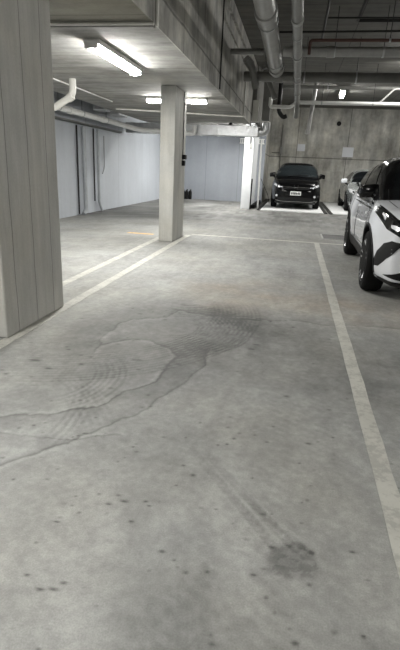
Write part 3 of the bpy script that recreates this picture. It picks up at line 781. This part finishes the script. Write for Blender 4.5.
    # handles
    for (yh, zh) in P.get('handles', ()):
        for s in (-1, 1):
            h = bv.ray_cast(Vector((2*s, yh, zh)), Vector((-s, 0, 0)))[0]
            bm = bmesh.new(); tube(bm, [(h.x-s*.005, yh-.09, zh), (h.x+s*.025, yh-.06, zh), (h.x+s*.028, yh+.06, zh), (h.x-s*.005, yh+.09, zh)], .012, 8, bend=.03)
            obj('door_handle', bm, P['paint'], root)
    # roof aerial + wipers
    for s in (-1, 1):
        y0 = P['gh'][0]+.10
        a = bv.ray_cast(Vector((s*.10-.25, y0, 3)), Vector((0, 0, -1)))[0]; b_ = bv.ray_cast(Vector((s*.10+.30, y0+.06, 3)), Vector((0, 0, -1)))[0]
        bm = bmesh.new(); tube(bm, [a+Vector((0, 0, .02)), b_+Vector((0, 0, .03))], .009, 6); obj('wiper', bm, M_blackpl, root)
    return root

def mir(poly): return poly
B2 = (-1, 1)
def seam(pts, w=.008):
    """thin closed strip along an open polyline (door gap)"""
    up = []; dn = []
    for i, p in enumerate(pts):
        a = pts[max(i-1, 0)]; b = pts[min(i+1, len(pts)-1)]; dx, dy = b[0]-a[0], b[1]-a[1]; l = math.hypot(dx, dy); nx, ny = -dy/l, dx/l
        up.append((p[0]+nx*w/2, p[1]+ny*w/2)); dn.append((p[0]-nx*w/2, p[1]-ny*w/2))
    return up+dn[::-1]
def arc(cy, cz, r, a0, a1, n=14): return [(cy+r*math.cos(math.radians(a0+(a1-a0)*k/n)), cz+r*math.sin(math.radians(a0+(a1-a0)*k/n))) for k in range(n+1)]

# --- white crossover in the right bay
rw = .345
def ring_poly(cy, r0, r1, a0=-8, a1=188):
    return arc(cy, rw, r1, a0, a1, 20)+arc(cy, rw, r0, a1, a0, 20)
CH = dict(L=4.36, W=1.795, rw=rw, axles=(.94, 3.58), sill=.20, paint=M_wpaint, cabin=M_bpaint,
    hood=[(0, .80), (.12, .90), (.5, .98), (1.1, 1.05), (2.2, 1.03), (3.2, 1.07), (4.0, 1.08), (4.36, .95)],
    belt=lambda y: 1.0+.03*max(0, y-1), gh=(.92, 4.15), ghw=.92, tumble=.15, gft=.06, ge=4.2, mo=-.05,
    roof=[(.92, 1.0), (1.2, 1.16), (1.6, 1.42), (1.9, 1.53), (2.4, 1.565), (3.1, 1.51), (3.7, 1.36), (4.15, 1.12)],
    mirror=(1.64, 1.09), mirror_mat=M_bpaint, spokes=5, handles=((2.55, .87),),
    patches=[
        ('windshield', [(-.66, 1.03), (.66, 1.03), (.60, 1.30), (.52, 1.44), (0, 1.475), (-.52, 1.44), (-.60, 1.30)], 'F', M_glass, (1,)),
        ('side_window', [(1.55, 1.08), (1.95, 1.33), (2.15, 1.40), (2.62, 1.43), (2.62, 1.08)], 'S', M_glass, B2),
        ('side_window', [(2.70, 1.09), (2.70, 1.43), (3.05, 1.40), (3.40, 1.26), (3.45, 1.16)], 'S', M_glass, B2),
        ('window_trim', seam([(1.40, 1.055), (1.6, 1.06), (2.6, 1.065), (3.3, 1.13)], .016), 'S', M_blackpl, B2, dict(off=.006, seg=.08)),
        ('sill_cladding', [(1.33, .22), (1.31, .42), (1.38, .40), (3.12, .40), (3.18, .46), (3.2, .22)], 'S', M_blackpl, B2),
        ('arch_cladding', ring_poly(.94, rw+.045, rw+.085), 'S', M_blackpl, B2, dict(off=.008, thick=.05)),
        ('arch_cladding', ring_poly(3.58, rw+.045, rw+.085), 'S', M_blackpl, B2, dict(off=.008, thick=.05)),
        ('door_seam', seam([(1.50, 1.05), (1.42, .85), (1.44, .45), (2.62, .42), (2.66, .8), (2.64, 1.05)]), 'S', M_ink, B2, dict(off=.003)),
        ('door_seam', seam([(2.66, .8), (2.66, .42), (3.08, .42), (3.35, .75), (3.3, 1.1)]), 'S', M_ink, B2, dict(off=.003)),
        ('bonnet_seam', seam([(.66, .60), (.70, .95), (.68, 1.25)], .007), 'T', M_ink, B2, dict(off=.003)),
        ('upper_grille', [(-.42, .70), (-.30, .665), (.30, .665), (.42, .70), (.35, .73), (-.35, .73)], 'F', M_blackpl, (1,)),
        ('lower_grille', [(-.50, .30), (.50, .30), (.56, .40), (.45, .52), (-.45, .52), (-.56, .40)], 'F', M_blackpl, (1,)),
        ('bumper_lip', [(-.82, .20), (.82, .20), (.84, .27), (.60, .255), (.55, .285), (-.55, .285), (-.60, .255), (-.84, .27)], 'F', M_blackpl, (1,), dict(off=.012)),
        ('fog_recess', [(.64, .665), (.74, .675), (.79, .63), (.825, .53), (.845, .36), (.80, .38), (.76, .49), (.70, .59)], 'F', M_blackpl, B2),
        ('fog_slot', [(.46, .46), (.60, .40), (.72, .345), (.76, .315), (.60, .30), (.46, .33)], 'F', M_blackpl, B2),
        ('emblem', arc(0, .70, .055, 0, 342, 19), 'F', M_chrome, (1,), dict(off=.02)),
    ],
    nested=[(('headlight', [(.36, .72), (.42, .77), (.58, .82), (.70, .88), (.79, .97), (.86, 1.0), (.85, .90), (.78, .77), (.62, .69)], 'F', M_glass),
             [('lamp_lens', [(.68, .79), (.71, .82), (.75, .82), (.75, .79), (.71, .77)], M_lamp), ('lamp_lens', [(.50, .73), (.54, .76), (.60, .76), (.60, .725)], M_lamp),
              ('light_strip', [(.78, .88), (.795, .92), (.805, .90), (.79, .85)], M_lamp)])],
    plate=(.44, [(.03, 1), (.03, 1), (.035, 1), (.03, 1), (.03, 1), (.03, 1)]))
car('white_crossover_car', (1.73, 4.84, 0), CH, 'white crossover with black roof and black arch trim parked at the right edge').rotation_euler.z = -.022

# --- black small SUV facing the viewer
rw = .34
HR = dict(L=4.30, W=1.77, rw=rw, axles=(.90, 3.51), sill=.17, paint=M_bpaint, cabin=M_bpaint,
    hood=[(0, .80), (.15, .90), (.6, 1.0), (1.1, 1.06), (2.2, 1.05), (3.4, 1.10), (4.1, 1.08), (4.3, 1.0)],
    belt=lambda y: 1.04, gh=(.95, 4.15), ghw=.94, tumble=.16, gft=.02, ge=5,
    roof=[(.95, 1.03), (1.3, 1.27), (1.65, 1.50), (1.9, 1.585), (2.5, 1.61), (3.4, 1.57), (3.9, 1.45), (4.15, 1.15)],
    mirror=(1.55, 1.13), mirror_mat=M_bpaint, spokes=5, handles=((2.4, .93),),
    patches=[
        ('windshield', [(-.74, 1.10), (.74, 1.10), (.68, 1.36), (.63, 1.49), (0, 1.515), (-.63, 1.49), (-.68, 1.36)], 'F', M_glassl, (1,)),
        ('side_window', [(1.45, 1.12), (1.9, 1.43), (2.5, 1.48), (2.5, 1.12)], 'S', M_glass, B2),
        ('side_window', [(2.6, 1.12), (2.6, 1.48), (3.2, 1.42), (3.4, 1.2)], 'S', M_glass, B2),
        ('chrome_bar', [(-.60, .765), (-.30, .735), (.30, .735), (.60, .765), (.60, .785), (.28, .76), (-.28, .76), (-.60, .785)], 'F', M_chrome, (1,), dict(off=.015)),
        ('upper_grille', [(-.45, .68), (.45, .68), (.50, .735), (-.50, .735)], 'F', M_blackpl, (1,)),
        ('lower_grille', [(-.60, .28), (.60, .28), (.66, .36), (.50, .42), (-.50, .42), (-.66, .36)], 'F', M_blackpl, (1,)),
        ('bumper_trim', seam([(-.70, .30), (-.5, .26), (.5, .26), (.70, .30)], .015), 'F', M_gpipe2, (1,), dict(off=.01)),
        ('emblem', [(-.06, .70), (-.045, .70), (-.045, .745), (.045, .745), (.045, .70), (.06, .70), (.075, .82), (.055, .82), (.048, .76), (-.048, .76), (-.055, .82), (-.075, .82)], 'F', M_chrome, (1,), dict(off=.03)),
        ('fog_lamp', arc(.66, .45, .04, 0, 342, 12), 'F', M_lamp, B2, dict(off=.01)),
        ('door_seam', seam([(1.45, 1.1), (1.42, .5), (2.5, .45), (2.55, 1.1)]), 'S', M_ink, B2, dict(off=.003)),
    ],
    nested=[(('headlight', [(.42, .76), (.55, .80), (.72, .85), (.815, .90), (.83, .84), (.80, .76), (.64, .715), (.46, .72)], 'F', M_glass),
             [('lamp_lens', [(.46, .73), (.50, .765), (.63, .80), (.63, .745)], M_lamp), ('lamp_lens', [(.66, .745), (.67, .82), (.77, .87), (.80, .80)], M_lamp)])],
    plate=(.545, [(.035, 1), (.035, 1), (.05, 1), (.04, 1), (.035, 1), (.03, 1)]))
car('black_car', (.06, 17.75, .02), HR, 'black small SUV facing the viewer in the far bay')

# --- silver hatchback beside it
rw = .32
SV = dict(L=4.40, W=1.78, rw=rw, axles=(.88, 3.52), sill=.18, paint=M_spaint, cabin=M_spaint,
    hood=[(0, .66), (.15, .75), (.6, .87), (1.2, .97), (2.2, .95), (3.4, 1.0), (4.2, .98), (4.4, .9)],
    belt=lambda y: .96, gh=(1.05, 4.2), ghw=.89, tumble=.25,
    roof=[(1.05, .95), (1.5, 1.18), (2.0, 1.40), (2.4, 1.47), (2.9, 1.48), (3.5, 1.40), (4.0, 1.2), (4.2, 1.0)],
    mirror=(1.62, 1.02), mirror_mat=M_wpaint, spokes=5, handles=((2.5, .85),),
    patches=[
        ('windshield', [(-.68, 1.0), (.68, 1.0), (.60, 1.25), (.52, 1.39), (0, 1.41), (-.52, 1.39), (-.60, 1.25)], 'F', M_glass, (1,)),
        ('side_window', [(1.65, 1.02), (2.1, 1.30), (2.6, 1.37), (2.6, 1.02)], 'S', M_glass, B2),
        ('side_window', [(2.68, 1.02), (2.68, 1.37), (3.2, 1.33), (3.5, 1.12)], 'S', M_glass, B2),
        ('upper_grille', [(-.40, .58), (.40, .58), (.46, .66), (-.46, .66)], 'F', M_blackpl, (1,)),
        ('lower_grille', [(-.60, .24), (.60, .24), (.50, .40), (-.50, .40)], 'F', M_blackpl, (1,)),
        ('fog_recess', [(.62, .34), (.76, .36), (.76, .44), (.66, .44)], 'F', M_blackpl, B2),
        ('door_seam', seam([(1.5, 1.0), (1.45, .45), (2.6, .42), (2.62, 1.0)]), 'S', M_ink, B2, dict(off=.003)),
    ],
    nested=[(('headlight', [(.50, .62), (.60, .70), (.76, .78), (.82, .78), (.81, .68), (.68, .62)], 'F', M_lamp), [('lamp_lens', [(.62, .65), (.64, .70), (.72, .72), (.72, .66)], M_glass)])],
    plate=(.48, [(.03, 1), (.03, 1), (.035, 1), (.03, 1), (.03, 1), (.03, 1)]))
car('silver_car', (2.72, 17.8, .02), SV, 'pale silver car with white mirror parked between the black car and white crossover')
